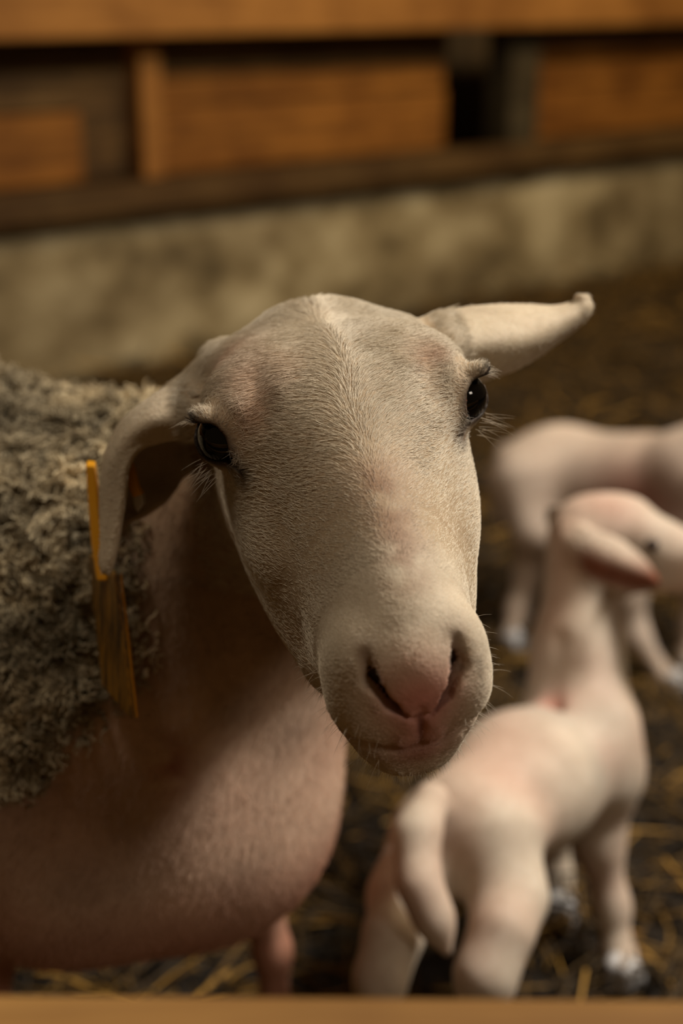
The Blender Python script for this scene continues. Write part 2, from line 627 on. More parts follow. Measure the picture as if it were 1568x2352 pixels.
def head_tint(l, hair=False):
    """coat and skin colours of the head at head coordinates l"""
    col = np.tile(CREAM, (len(l), 1))
    m = np.stack([np.abs(l[:, 0]), l[:, 1], l[:, 2]], 1)
    nz = vnoise(l + 5, .012, 1)
    col = col * (0.90 + 0.2 * vnoise(l + 5, .03, 2))[:, None]
    # bare pink nose between the slits, lips
    nose = gauss(np.linalg.norm((l - [0, -.009, .195]) / [.019, .019, .022], axis=1), .95)
    col = blend(col, [.66, .27, .215], nose * 1.15)
    phil = gauss(seg_d(l, (0, -.02, .203), (0, -.045, .201)), .014)
    col = blend(col, [.58, .28, .23], phil)
    col = blend(col, [.20, .075, .06], gauss(seg_d(l, (0, -.018, .204), (0, -.043, .203)), .0016) * (l[:, 2] > .19) * .9)
    lips = gauss(seg_d(m, (0, -.046, .200), (.028, -.048, .181)), .010)
    col = blend(col, [.42, .25, .20], lips * .75)
    # dark skin around the eye and the tear duct
    e = (m - EYE_C)
    de = np.linalg.norm(e, axis=1)
    lidd = np.hypot((e @ EYE_U) / .0165, (e @ EYE_V) / .0115)
    col = blend(col, DARK, gauss(np.maximum(lidd - .95, 0), .25) * (e @ EYE_O > -.002) * (de < .03))
    du = seg_d(m, EYE_C + .0105 * EYE_O + .012 * EYE_U, EYE_C + .008 * EYE_O + .032 * EYE_U - .004 * EYE_V)
    col = blend(col, [.07, .052, .04], gauss(du, .0068) * 1.1)
    du2 = seg_d(m, EYE_C + .008 * EYE_O + .030 * EYE_U - .004 * EYE_V, EYE_C + .001 * EYE_O + .046 * EYE_U - .012 * EYE_V)
    col = blend(col, [.22, .17, .13], gauss(du2, .005) * .7)
    # rosy patches: right temple, brow, bridge
    for c, s, a in (((-.052, .034, -.062), .022, .5), ((-.040, .045, -.01), .022, .28), ((-.048, .03, .012), .014, .3), ((.01, .04, .085), .016, .22), ((.012, .034, .12), .014, .25), ((.047, .043, -.005), .012, .35)):
        col = blend(col, [.50, .22, .13], gauss(np.linalg.norm(l - np.array(c), axis=1), s) * a * (0.6 + .8 * nz))
    bn = gauss(seg_d(l, (.004, .035, .085), (.004, .024, .150)), .012) * np.clip(vnoise(l, .007, 15) * 2 - .35, 0, 1)
    col = blend(col, [.36, .24, .165], bn * .8)
    # grubby marks by the left nostril and on the chin
    g = gauss(np.linalg.norm((l - [.026, -.014, .185]) / [1, 1.3, 1], axis=1), .011) * (vnoise(l, .004, 5) > .5)
    col = blend(col, [.16, .13, .09], g * .8)
    # inside of the nostrils
    n = np.minimum(seg_d(m, (.0195, .006, .176), (.0175, -.003, .183)), seg_d(m, (.0175, -.003, .183), (.008, -.015, .196)))
    if not hair:
        col = blend(col, [.10, .04, .03], gauss(n, .0058) * 1.25)
    # parting of the crown
    pa = seg_d(l, (0.0, .018, -.103), (.0, .040, -.066))
    col = blend(col, [.30, .25, .2], gauss(pa, .0028) * .85)
    return col


def ear_cols(P, col):
    """ears: cream outside, brown bare skin inside the drooping ear"""
    g = EAR_L.reshape(-1, 3)
    return col


ecol = head_tint(EL)
_bare = gauss(np.maximum(np.linalg.norm((EL - [0, -.018, .200]) / [.022, .028, .02], axis=1) - .6, 0), .5)
_bare = np.maximum(np.maximum(_bare, (np.abs(EL[:, 0]) > .085) * 1.0), np.clip((EL[:, 2] - .115) / .03, 0, .6))
ecol = ecol * (_bare[:, None] + (1 - _bare[:, None]) * [.66, .57, .47])    # skin under the short hair
# body colours: bare pinkish fuzzy brisket, wool ground on the shoulder and back
bw = EV
fleece_w = np.clip((bw[:, 2] - (.435 + .05 * (vnoise(bw, .05, 3) - .5) + .10 * np.clip((bw[:, 0] + .25) / .15, 0, 1))) / .03, 0, 1) * np.clip((-.125 - bw[:, 0] + .03 * (vnoise(bw, .04, 4) - .5)) / .03, 0, 1)
isbody = np.concatenate([np.clip((f_head(EL[q:q + 200000]) - f_body(EV[q:q + 200000].astype(np.float32))) / .03 + .5, 0, 1) for q in range(0, len(EV), 200000)])
_raw = ((EV[:NH] - HT) @ HR).astype(np.float32)
isbody[:NH] *= np.clip(np.minimum(sheet_dist(_raw, EARS_BV[0], .01), sheet_dist(_raw, EARS_BV[1], .01)) / .003 - 1.2, 0, 1)
skin = np.tile([.60, .44, .33], (len(bw), 1)) * (0.75 + .5 * vnoise(bw, .035, 8))[:, None]
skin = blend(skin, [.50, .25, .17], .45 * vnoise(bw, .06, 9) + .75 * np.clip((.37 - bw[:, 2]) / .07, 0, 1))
skin = blend(skin, [.30, .08, .05], gauss(np.linalg.norm((bw - [-.112, .8166, .464]) / [1, 1, 1.5], axis=1), .013) * np.clip(vnoise(bw, .010, 12) * 3 - .8, 0, 1) * .8)
ecol = ecol * (1 - isbody[:, None]) + skin * isbody[:, None]
ecol = blend(ecol, [.20, .17, .11], fleece_w * isbody)
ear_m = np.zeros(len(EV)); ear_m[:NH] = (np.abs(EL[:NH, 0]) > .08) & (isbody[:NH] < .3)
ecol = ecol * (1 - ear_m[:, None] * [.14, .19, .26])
neck = np.clip((bw[:, 2] - .47) / .08, 0, 1) * np.clip((bw[:, 0] + .16) / .03, 0, 1) * isbody * (1 - fleece_w)
ecol = blend(ecol, [.34, .23, .14], neck * .8)  # shade below the jaw and warm bounce put into the neck colour
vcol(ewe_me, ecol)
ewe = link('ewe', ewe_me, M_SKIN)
tag(ewe, 'large cream white ewe with a yellow ear tag turning her face to us', 'sheep')


# eyes
def uv_sphere(r, nu=40, nv=24, bulge=0.0):
    v = [(0, 0, r + bulge)]
    for j in range(1, nv):
        a = math.pi * j / nv
        rr = r + bulge * max(0, math.cos(a)) ** 3
        for i in range(nu):
            b = 2 * math.pi * i / nu
            v.append((rr * math.sin(a) * math.cos(b), rr * math.sin(a) * math.sin(b), rr * math.cos(a)))
    v.append((0, 0, -r))
    f = [(0, 1 + i, 1 + (i + 1) % nu) for i in range(nu)]
    for j in range(nv - 2):
        for i in range(nu):
            a = 1 + j * nu + i; b = 1 + j * nu + (i + 1) % nu
            f.append((a, a + nu, b + nu, b))
    l = len(v) - 1
    f += [(l, 1 + (nv - 2) * nu + (i + 1) % nu, 1 + (nv - 2) * nu + i) for i in range(nu)]
    return v, f


from mathutils import Matrix
v_, f_ = uv_sphere(EYE_R, bulge=.0008)
eye_me = pymesh('eye', v_, f_)
eye_me.materials.append(M_EYE)
for s in (-1, 1):
    o = link('eye', eye_me)
    zz = HR @ side(EYE_O, s); uu = HR @ side(EYE_U, s); xx = np.cross(uu, zz)
    Mx = Matrix(((uu[0], -xx[0] * -1, zz[0], 0), (uu[1], xx[1], zz[1], 0), (uu[2], xx[2], zz[2], 0), (0, 0, 0, 1)))
    q = Vector(zz).to_track_quat('Z', 'Y').to_matrix().to_4x4()
    q.translation = Vector(toW(side(EYE_C, s)))
    o.matrix_world = q
    o.parent = ewe
    o['label'] = 'glossy dark brown eye'


# ------------------------------------------------------------------ hair
def hair_object(name, P, R, tint, material, parent=None):
    """P: (n,k,3) points, R: (n,k) radii, tint: (n,3)"""
    n, k = P.shape[:2]
    d = bpy.data.hair_curves.new(name)
    d.add_curves([k] * n)
    d.attributes['position'].data.foreach_set('vector', P.astype(np.float32).ravel())
    ra = d.attributes.get('radius') or d.attributes.new('radius', 'FLOAT', 'POINT')
    ra.data.foreach_set('value', R.astype(np.float32).ravel())
    a = d.attributes.new('tint', 'FLOAT_COLOR', 'CURVE')
    c = np.ones((n, 4), np.float32); c[:, :3] = tint
    a.data.foreach_set('color', c.ravel())
    return link(name, d, material, parent)


def sample_faces(V, F, n, weight=None):
    A = V[F]
    nrmv = np.cross(A[:, 2] - A[:, 0], A[:, 3] - A[:, 1])
    ar = np.linalg.norm(nrmv, axis=1)
    pr = ar if weight is None else ar * weight
    pr = pr / pr.sum()
    i = rng.choice(len(F), n, p=pr)
    a, b = rng.random((2, n, 1))
    p = (A[i, 0] * (1 - a) + A[i, 1] * a) * (1 - b) + (A[i, 3] * (1 - a) + A[i, 2] * a) * b
    return p, nrmv[i] / (ar[i, None] + 1e-12), i


def unit(v): return v / (np.linalg.norm(v, axis=1, keepdims=True) + 1e-9)


# short face coat
fl = EL[EF].mean(1)
ishead = (EF < NH).all(1)
m_ = np.stack([np.abs(fl[:, 0]), fl[:, 1], fl[:, 2]], 1)
nosebare = np.linalg.norm((fl - [0, -.012, .197]) / [.018, .021, .020], axis=1) < 1
e_ = m_ - EYE_C
eyebare = (np.linalg.norm(e_, axis=1) < EYE_R + .006) & (np.hypot((e_ @ EYE_U) / .0178, (e_ @ EYE_V) / .0110) < 1.12)
eyebare |= seg_d(m_, EYE_C + .0105 * EYE_O + .012 * EYE_U, EYE_C + .008 * EYE_O + .032 * EYE_U - .004 * EYE_V) < .0056
nn = np.minimum(seg_d(m_, (.0205, .010, .178), (.0185, -.002, .186)), seg_d(m_, (.0185, -.002, .186), (.008, -.015, .198)))
wt = ishead * ~nosebare * ~eyebare * (nn > .0064) * np.where(fl[:, 2] < -.125, .3, 1.0) * np.where(np.abs(fl[:, 0]) > .085, .25, 1.0) * np.where(fl[:, 1] < -.09, .4, 1) * (1 + .9 * np.clip((fl[:, 2] - .10) / .04, 0, 1))
NHAIR = 250000
hp, hn, hi_ = sample_faces(EV, EF, NHAIR, wt.astype(float))
ll = toL(hp.astype(np.float32)); ln = hn @ HR
sx = np.sign(ll[:, 0] - .002)
axx = np.abs(ll[:, 0])
lowf = np.clip(ll[:, 2] / .06, 0, 1)                   # 0 on the forehead, 1 down the nose
xm = ll[:, 0] - .0015 - .006 * (vnoise(ll, .016, 77) - .5)
flow = np.stack([np.tanh(xm / .009), np.zeros(NHAIR), -(.55 * gauss(xm, .011) + .12 + .45 * lowf)], 1)
flow[:, 2] += (vnoise(ll, .014, 21) - .5) * .7
me_ = np.stack([axx, ll[:, 1], ll[:, 2]], 1) - EYE_C
rad = me_ - (me_ @ EYE_O)[:, None] * EYE_O
rad = unit(rad) * np.stack([np.where(ll[:, 0] < 0, -1, 1), np.ones(NHAIR), np.ones(NHAIR)], 1)
we = gauss(np.maximum(np.linalg.norm(me_, axis=1) - .014, 0), .012)[:, None]
flow = unit(flow) * (1 - we) + rad * we * 1.2
flow += rng.normal(0, .14, flow.shape)
flow = unit(flow - ln * (flow * ln).sum(1, keepdims=True))
length = (.0040 + .0048 * np.clip((.10 - ll[:, 2]) / .1, 0, 1)) * rng.uniform(.6, 1.25, NHAIR)
length *= (1 - .6 * we[:, 0]) * np.where(ll[:, 2] > .14, .75, 1) * np.where(np.abs(ll[:, 0]) > .085, .4, 1)
lift = .13 + .16 * rng.random(NHAIR)
P = np.empty((NHAIR, 4, 3))
dw = flow @ HR.T
for k, t in enumerate((0, .35, .7, 1.0)):
    P[:, k] = hp - hn * .0004 + dw * (length * t)[:, None] + hn * (length * lift * (t - .45 * t * t))[:, None]
Rr = np.array([1, .95, .7, .12])[None] * rng.uniform(.00008, .00016, (NHAIR, 1))
ht = head_tint(ll, True) * 1.08
hair_object('coat', P, Rr, ht, M_COAT, ewe)

# wool locks of the fleece
fb = EV[EF].mean(1)
fw = fleece_w[EF].mean(1) * isbody[EF].mean(1)
NW = 80000
near = np.where(fb[:, 1] < 1.02, 1.0, .55) * np.where(fb[:, 0] > -.45, 2.2, .6)
wp, wn, wi = sample_faces(EV, EF, NW, fw * near)
K = 9
ax1 = unit(np.cross(wn, [[.3, .2, 1.0]])); ax2 = np.cross(wn, ax1)
Lw = rng.uniform(.005, .010, NW) * (.55 + .9 * vnoise(wp, .008, 35)); ph = rng.uniform(0, 6.28, NW)
hel = rng.uniform(.0010, .0022, NW)
lean = unit(rng.normal(0, 1, (NW, 3)) + [[0, 0, -.8]])
W = np.empty((NW, K, 3))
clump = unit(np.stack([vnoise(wp, .008, 31) - .5, vnoise(wp, .008, 32) - .5, vnoise(wp, .008, 33) - .6], 1))
for k in range(K):
    t = k / (K - 1)
    a = ph + t * 9
    W[:, k] = wp + wn * (Lw * t * (1 - .25 * t))[:, None] + (clump * .8 + lean * .4) * (Lw * .8 * t * t)[:, None] + (ax1 * np.cos(a)[:, None] + ax2 * np.sin(a)[:, None]) * (hel * t)[:, None]
Rw = np.linspace(1, .45, K)[None] * rng.uniform(.0005, .0009, (NW, 1))
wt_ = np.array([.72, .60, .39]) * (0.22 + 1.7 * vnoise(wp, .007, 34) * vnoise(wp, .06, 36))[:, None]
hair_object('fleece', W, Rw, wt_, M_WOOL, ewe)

# fuzz on the brisket and neck
NF = 50000
fz = (1 - fw) * isbody[EF].mean(1) * (fb[:, 0] > -.5) * (fb[:, 2] > .2)
zp, zn, zi = sample_faces(EV, EF, NF, fz)
dz = unit(rng.normal(0, .3, (NF, 3)) + [[-.3, 0, -.8]])
dz = unit(dz - zn * (dz * zn).sum(1, keepdims=True))
Lz = rng.uniform(.003, .0065, NF)
Zp = np.stack([zp - zn * .0003, zp + dz * (Lz * .5)[:, None] + zn * (Lz * .3)[:, None], zp + dz * Lz[:, None] + zn * (Lz * .4)[:, None]], 1)
ztint = ecol[EF[zi][:, 0]] * 1.1
hair_object('body_fuzz', Zp, np.array([1, .8, .15])[None] * np.full((NF, 1), .00015), ztint, M_COAT, ewe)


# lashes and whiskers
def strands(roots, dirs, lens, rad, sag=.25):
    n = len(roots); k = 6
    out = np.empty((n, k, 3))
    for j in range(k):
        t = j / (k - 1)
        out[:, j] = roots + dirs * (lens * t)[:, None] + np.array([0, 0, -1]) * (lens * sag * t * t)[:, None]
    return out, np.linspace(1, .1, k)[None] * np.full((n, 1), rad)


lp, lr = [], []
for s in (-1, 1):
    # upper lashes
    n = 46
    u = rng.uniform(-.014, -.005, n)
    r0 = EYE_C + EYE_O * .0125 + EYE_U * u[:, None] + EYE_V * (.0092 * (1 - (u / .0145) ** 2) + .001)[:, None]
    d = unit(EYE_O * .75 - EYE_U * .75 + EYE_V * .25 + rng.normal(0, .16, (n, 3)))
    S, Rq = strands(toW(r0 * [s, 1, 1]), (d * [s, 1, 1]) @ HR.T, rng.uniform(.008, .014, n), .00016, .5)
    lp.append(S); lr.append(Rq)
    # long hairs below the eye
    n = 22
    r0 = EYE_C + EYE_O * .010 + EYE_U * rng.uniform(-.004, .014, n)[:, None] - EYE_V * rng.uniform(.012, .020, n)[:, None]
    d = unit(EYE_O * 1.0 - EYE_V * .35 + rng.normal(0, .22, (n, 3)))
    S, Rq = strands(toW(r0 * [s, 1, 1]), (d * [s, 1, 1]) @ HR.T, rng.uniform(.008, .020, n), .00010, .1)
    lp.append(S); lr.append(Rq)
# muzzle whiskers
ex = (ishead & (fl[:, 2] > .13) & (fl[:, 1] < -.02) & (np.abs(fl[:, 0]) > .02)).astype(float)
n = 130
mp_, mn_, _ = sample_faces(EV, EF, n, ex)
S, Rq = strands(mp_, unit(mn_ + rng.normal(0, .25, (n, 3)) + [[0, 0, -.1]]), rng.uniform(.005, .014, n), .00010, .25)
lp.append(S); lr.append(Rq)
ex = (ishead & (fl[:, 2] > .10) & (fl[:, 1] < -.068)).astype(float)
n = 900
mp_, mn_, _ = sample_faces(EV, EF, n, ex)
S, Rq = strands(mp_, unit(mn_ * .8 + rng.normal(0, .3, (n, 3)) + [[0, -.3, -.5]]), rng.uniform(.002, .0055, n), .00012, .25)
lp.append(S); lr.append(Rq)
lp = np.concatenate(lp); lr = np.concatenate(lr)
o = hair_object('whiskers', lp, lr, np.tile([.72, .64, .52], (len(lp), 1)), M_COAT, ewe)
o['label'] = 'long pale eyelashes and whiskers'


# ------------------------------------------------------------------ box-like meshes
def hexa(c8):
    """eight corners: 4 of one end (ring), 4 of the other"""
    return list(c8), [(0, 3, 2, 1), (4, 5, 6, 7), (0, 1, 5, 4), (1, 2, 6, 5), (2, 3, 7, 6), (3, 0, 4, 7)]


def bevelled(name, v, f, m, parent, width=.003, seg=2):
    me = pymesh(name, np.array(v, float), [tuple(map(int, q)) for q in f], smooth=False)
    import bmesh
    bm = bmesh.new(); bm.from_mesh(me)
    bmesh.ops.recalc_face_normals(bm, faces=bm.faces)
    bmesh.ops.bevel(bm, geom=bm.edges[:], offset=width, segments=seg, affect='EDGES', profile=0.6)
    bm.to_mesh(me); bm.free()
    return link(name, me, m, parent)


def prism(poly, depth):
    """poly: list of 3-D points of one face, depth: 3-vector"""
    n = len(poly); p = np.asarray(poly, float)
    v = np.concatenate([p, p + depth])
    f = [tuple(range(n))[::-1], tuple(range(n, 2 * n))] + [(i, (i + 1) % n, n + (i + 1) % n, n + i) for i in range(n)]
    return v, f


# ear tag: strap behind the ear, hanging plate, pin through the ear
def tag_material():
    m, nt, b = mat('yellow_tag_plastic')
    tc = N(nt, 'ShaderNodeTexCoord').outputs['Object']
    mp = N(nt, 'ShaderNodeMapping'); mp.inputs['Scale'].default_value = (260, 260, 18)
    nt.links.new(tc, mp.inputs[0])
    g = noise(nt, mp.outputs[0], 1.0, 4, 0.7)
    c = ramp(nt, g, [(0.40, (.06, .03, .006)), (0.6, (.30, .14, .010)), (1, (.55, .26, .016))])
    nt.links.new(c, b.inputs['Base Color'])
    b.inputs['Roughness'].default_value = .45
    return m


M_TAG = tag_material()
M_TAGO = flat('orange_tag_plastic', (.75, .33, .012), .4)
M_TIP = flat('grey_pin_tip', (.42, .36, .29), .5)
et = empty('ear_tag', at(235, 1290, .872))
et.parent = ewe
et['label'] = 'long yellow plastic ear tag hanging from the drooping ear'
zb = at(302, 1650, .862)
near_top, near_bot = at(263, 1322, .862), at(301, 1650, .862)
dvec = np.array([-.0226, .044, 0.0])
far_top, far_bot = near_top + dvec + [0, 0, -.004], near_bot + dvec + [-.002, 0, 0.0]
plate = [near_top, near_top * .97 + near_bot * .03, near_bot, near_bot + dvec * .12 + [0, 0, -.001], far_bot, far_top * .75 + far_bot * .25 + [-.001, 0, 0], far_top]
v_, f_ = prism(plate, np.array([.0030, .0008, 0]))
bevelled('tag_plate', v_, f_, M_TAG, et, .0006, 2)
st = [at(196, 1070, .880), at(216, 1072, .876), at(232, 1180, .876), at(243, 1300, .874), at(246, 1335, .873), at(222, 1335, .878), at(209, 1250, .880), at(202, 1150, .880)]
v_, f_ = prism(st, np.array([-.001, .012, 0]))
bevelled('tag_strap', v_, f_, M_TAGO, et, .0012, 2)
edge = [near_top + [.0032, 0, 0], near_bot + [.0032, 0, 0], near_bot + [.0032, .0045, 0], near_top + [.0032, .0045, 0]]  # yellow plastic strip added so the plate's edge looks lit
v_, f_ = prism(edge, np.array([.0008, 0, 0]))
o = bevelled('tag_lit_edge', v_, f_, M_TAGO, et, .0003, 1)
o['label'] = 'yellow edge strip of the tag, brightened to look lit'
pin = [at(288, 1075, .852), at(300, 1060, .852), at(318, 1125, .847), at(327, 1136, .846), at(305, 1143, .846), at(294, 1120, .849)]
v_, f_ = prism(pin, np.array([.001, .004, 0]))
bevelled('tag_pin', v_, f_, M_TAGO, et, .0006, 2)
tip = [at(305, 1143, .846), at(327, 1135, .846), at(330, 1158, .845), at(315, 1178, .845), at(306, 1158, .846)]
v_, f_ = prism(tip, np.array([.001, .004, 0]))
o = bevelled('pin_tip', v_, f_, M_TIP, et, .0006, 2)
o['label'] = 'grey pointed pin tip'
print('hair etc', round(time.time() - _t, 1))


# hooves: two claws cut flat at the ground
def hoof(loc, yaw, size, material, parent):
    c, s = math.cos(yaw), math.sin(yaw)
    R2 = np.array([[c, -s, 0], [s, c, 0], [0, 0, 1]], np.float32)

    def f(p):
        q = np.stack([p[:, 0], np.abs(p[:, 1]), p[:, 2]], 1)
        g = smin(cap(q, (.0, .010, .032), (.012, .0115, .008), .0105, .0115), cap(q, (-.012, .009, .03), (-.010, .010, .008), .009, .010), .008)
        return smax(g, .0005 - p[:, 2], .002)
    v, fc = mesh_sdf(f, (-.035, -.03, -.004), (.04, .03, .05), .0025, 4)
    v = (v * size) @ R2.T + np.asarray(loc)
    return link('hoof', pymesh('hoof', v, fc), material, parent)


for x_, y_ in ((-.056, 1.055), (-.266, .89), (-1.0, .93), (-1.0, 1.13)):
    hoof((x_, y_, .0), 0.0, 1.25, M_HOOF, ewe)


# ------------------------------------------------------------------ lambs
def make_lamb(name, fbody, ear_rows, lo, hi, h, tintf):
    bvs = [sheet_bvh(sheet(r, 24, 12)) for r in ear_rows]

    def f(p):
        g = fbody(p)
        for b in bvs:
            g = smin(g, sheet_dist(p, b, .025) - .0022, .008)
        return g
    v, fc = mesh_sdf(f, lo, hi, h)
    me = pymesh(name, v, fc)
    vcol(me, tintf(v))
    return link(name, me, M_LAMB)


A = at
L1 = dict(pel=A(1085, 1890, 1.275), che=A(1330, 1745, 1.43))


def f_lamb1(p):
    f = chain(p, [A(1078, 1885, 1.285), A(1200, 1800, 1.36), A(1325, 1735, 1.43)], [.050, .062, .056], .04)
    f = smin(f, ell(p, A(1385, 1720, 1.42), (.028, .045, .050)), .03)               # near shoulder
    f = smin(f, ell(p, A(1275, 1680, 1.46), (.035, .05, .045)), .03)                 # far shoulder and withers
    f = smin(f, chain(p, [A(1335, 1640, 1.445), A(1325, 1500, 1.46), A(1340, 1330, 1.46)], [.050, .042, .040], .03), .035)
    # head turned to the side
    f = smin(f, ell(p, A(1365, 1225, 1.45), (.047, .045, .040)), .03)
    f = smin(f, chain(p, [A(1440, 1225, 1.44), A(1530, 1270, 1.42), A(1640, 1300, 1.39), A(1665, 1310, 1.385)], [.036, .026, .019, .015], .02), .025)
    f = smin(f, cap(p, A(1420, 1320, 1.45), A(1610, 1330, 1.40), .018, .011), .02)   # jaw
    f = smin(f, ell(p, A(1470, 1222, 1.415), (.016, .012, .012)), .012)              # brow
    # hind legs: thigh, stifle, hock, cannon
    f = smin(f, chain(p, [A(1135, 1935, 1.265), A(1166, 2060, 1.235), A(1152, 2140, 1.20), A(1115, 2240, 1.185), A(1100, 2470, 1.20), A(1105, 2600, 1.22)], [.043, .031, .0235, .0225, .016, .014], .02), .03)
    f = smin(f, chain(p, [A(985, 1930, 1.285), A(928, 2060, 1.25), A(902, 2150, 1.205), A(872, 2250, 1.19), A(862, 2470, 1.195), A(868, 2640, 1.21)], [.038, .029, .022, .019, .014, .014], .02), .03)
    # fore legs
    f = smin(f, chain(p, [A(1385, 1790, 1.43), A(1372, 1930, 1.44), A(1405, 2080, 1.445), A(1420, 2190, 1.44), A(1428, 2225, 1.43)], [.036, .024, .0155, .0135, .015], .02), .03)
    f = smin(f, chain(p, [A(1270, 1790, 1.50), A(1262, 1900, 1.53), A(1275, 2010, 1.54), A(1285, 2090, 1.54), A(1292, 2125, 1.53)], [.034, .022, .015, .0135, .015], .02), .03)
    # tail
    f = smin(f, chain(p, [A(990, 1840, 1.225), A(955, 1920, 1.19), A(962, 2030, 1.17), A(998, 2115, 1.165), A(1026, 2185, 1.165)], [.0165, .0140, .0122, .0096, .0035], .03), .014)
    f = smax(f, -chain(p, [A(1285, 1470, 1.418), A(1262, 1560, 1.405), A(1275, 1650, 1.388), A(1330, 1720, 1.372)], [.003, .005, .005, .002], .01), .014)   # fold at the neck
    return f


ear1 = [[A(1290, 1205, 1.425), A(1292, 1240, 1.412), A(1305, 1285, 1.418)],
        [A(1350, 1215, 1.402), A(1352, 1270, 1.384), A(1362, 1328, 1.398)],
        [A(1420, 1240, 1.388), A(1425, 1295, 1.370), A(1430, 1352, 1.386)],
        [A(1478, 1285, 1.378), A(1480, 1318, 1.367), A(1482, 1350, 1.376)],
        [A(1512, 1332, 1.370), A(1513, 1338, 1.368), A(1514, 1344, 1.370)]]
ear1b = [[A(1330, 1190, 1.49), A(1320, 1200, 1.50), A(1320, 1220, 1.50)], [A(1290, 1165, 1.53), A(1300, 1185, 1.545), A(1300, 1205, 1.54)],
         [A(1262, 1168, 1.57), A(1268, 1185, 1.58), A(1268, 1200, 1.58)], [A(1255, 1190, 1.60), A(1257, 1196, 1.60), A(1258, 1203, 1.60)]]


def tint_l1(v):
    c = np.tile([.66, .57, .46], (len(v), 1)) * (.82 + .3 * vnoise(v, .03, 41))[:, None]
    c = blend(c, [.60, .36, .28], .4 * np.clip(vnoise(v, .05, 42) * 2 - .75, 0, 1))
    for q, s, a in ((A(1270, 1620, 1.40), .022, .8), (A(1160, 1720, 1.30), .05, .35), (A(1410, 1180, 1.42), .03, .5), (A(1085, 1800, 1.23), .010, .5)):
        c = blend(c, [.52, .22, .16], gauss(np.linalg.norm(v - q, axis=1), s) * a)
    c = blend(c, [.20, .065, .03], gauss(seg_d(v, A(1355, 1300, 1.386), A(1500, 1335, 1.370)), .019) * 1.15)  # reddish ear, with the shade of its inner side in the colour
    c = blend(c, [.58, .30, .25], gauss(np.linalg.norm(v - A(1672, 1308, 1.375), axis=1), .012))
    c = blend(c, [.46, .26, .17], gauss(seg_d(v, A(1270, 1230, 1.42), A(1260, 1420, 1.43)), .03) * .6)  # brown shading down one side of the neck, put into the hide colour
    return c


lamb = make_lamb('lamb', f_lamb1, [ear1, ear1b], (-.06, .90, -.01), (.46, 1.72, .60), .0032, tint_l1)
tag(lamb, 'small white lamb standing with its tail to us and head turned aside', 'lamb')
v_, f_ = uv_sphere(.0065, 20, 12)
leye = pymesh('lamb_eye', v_, f_); leye.materials.append(M_EYE)


def put_eye(parent, loc, look):
    o = link('eye', leye)
    q = Vector(look).to_track_quat('Z', 'Y').to_matrix().to_4x4()
    q.translation = Vector(loc)
    o.matrix_world = q; o.parent = parent
    o['label'] = 'dark eye'


put_eye(lamb, A(1497, 1252, 1.3935), (.3, -.9, .2))
put_eye(lamb, A(1505, 1246, 1.457), (.4, .9, .2))
for px, py, d in ((1105, 2640, 1.22), (868, 2670, 1.21), (1430, 2235, 1.425), (1294, 2133, 1.528)):
    q = A(px, py, d)
    hoof((q[0], q[1], 0), .9, .85, M_HOOFP, lamb)


def f_lamb2(p):
    f = chain(p, [A(1225, 1095, 2.18), A(1380, 1120, 2.12), A(1500, 1125, 2.06), A(1600, 1130, 2.0)], [.062, .070, .070, .066], .05)
    f = smin(f, ell(p, A(1285, 1040, 2.15), (.05, .05, .04)), .04)
    f = smin(f, ell(p, A(1590, 1080, 2.0), (.05, .05, .05)), .04)
    f = smin(f, chain(p, [A(1205, 1110, 2.13), A(1228, 1215, 2.11), A(1212, 1318, 2.16), A(1190, 1400, 2.17), A(1175, 1475, 2.16), A(1180, 1495, 2.15)], [.052, .031, .018, .0155, .013, .015], .025), .04)
    f = smin(f, chain(p, [A(1250, 1110, 2.24), A(1290, 1215, 2.24), A(1262, 1300, 2.28), A(1262, 1370, 2.27), A(1262, 1420, 2.26)], [.050, .031, .018, .014, .015], .025), .04)
    f = smin(f, chain(p, [A(1545, 1200, 2.0), A(1440, 1360, 2.02), A(1462, 1460, 2.03), A(1525, 1555, 2.03), A(1548, 1585, 2.025)], [.045, .024, .017, .014, .015], .02), .03)
    f = smin(f, chain(p, [A(1640, 1200, 2.05), A(1600, 1330, 2.07), A(1590, 1430, 2.08), A(1585, 1510, 2.08), A(1590, 1545, 2.07)], [.045, .024, .016, .014, .015], .02), .03)
    f = smin(f, chain(p, [A(1610, 1080, 1.98), A(1700, 990, 1.95), A(1760, 920, 1.93)], [.055, .044, .040], .03), .04)
    f = smin(f, ell(p, A(1785, 890, 1.92), (.05, .045, .042)), .03)
    f = smin(f, chain(p, [A(1820, 900, 1.90), A(1890, 950, 1.86), A(1930, 980, 1.84)], [.036, .026, .017], .02), .025)
    f = smin(f, chain(p, [A(1165, 1050, 2.22), A(1140, 1100, 2.25), A(1150, 1200, 2.26)], [.022, .016, .008], .015), .02)
    return f


ear2 = [[A(1760, 880, 1.88), A(1755, 895, 1.87), A(1760, 910, 1.87)], [A(1730, 910, 1.85), A(1715, 925, 1.845), A(1725, 945, 1.85)],
        [A(1700, 955, 1.84), A(1690, 965, 1.835), A(1700, 980, 1.84)], [A(1680, 1000, 1.84), A(1682, 1003, 1.84), A(1686, 1005, 1.84)]]
ear2b = [[A(1790, 860, 1.96), A(1795, 870, 1.98), A(1800, 880, 1.98)], [A(1800, 880, 2.01), A(1805, 895, 2.03), A(1810, 905, 2.03)],
         [A(1800, 910, 2.06), A(1805, 920, 2.07), A(1808, 930, 2.07)], [A(1800, 945, 2.09), A(1802, 948, 2.09), A(1804, 950, 2.09)]]


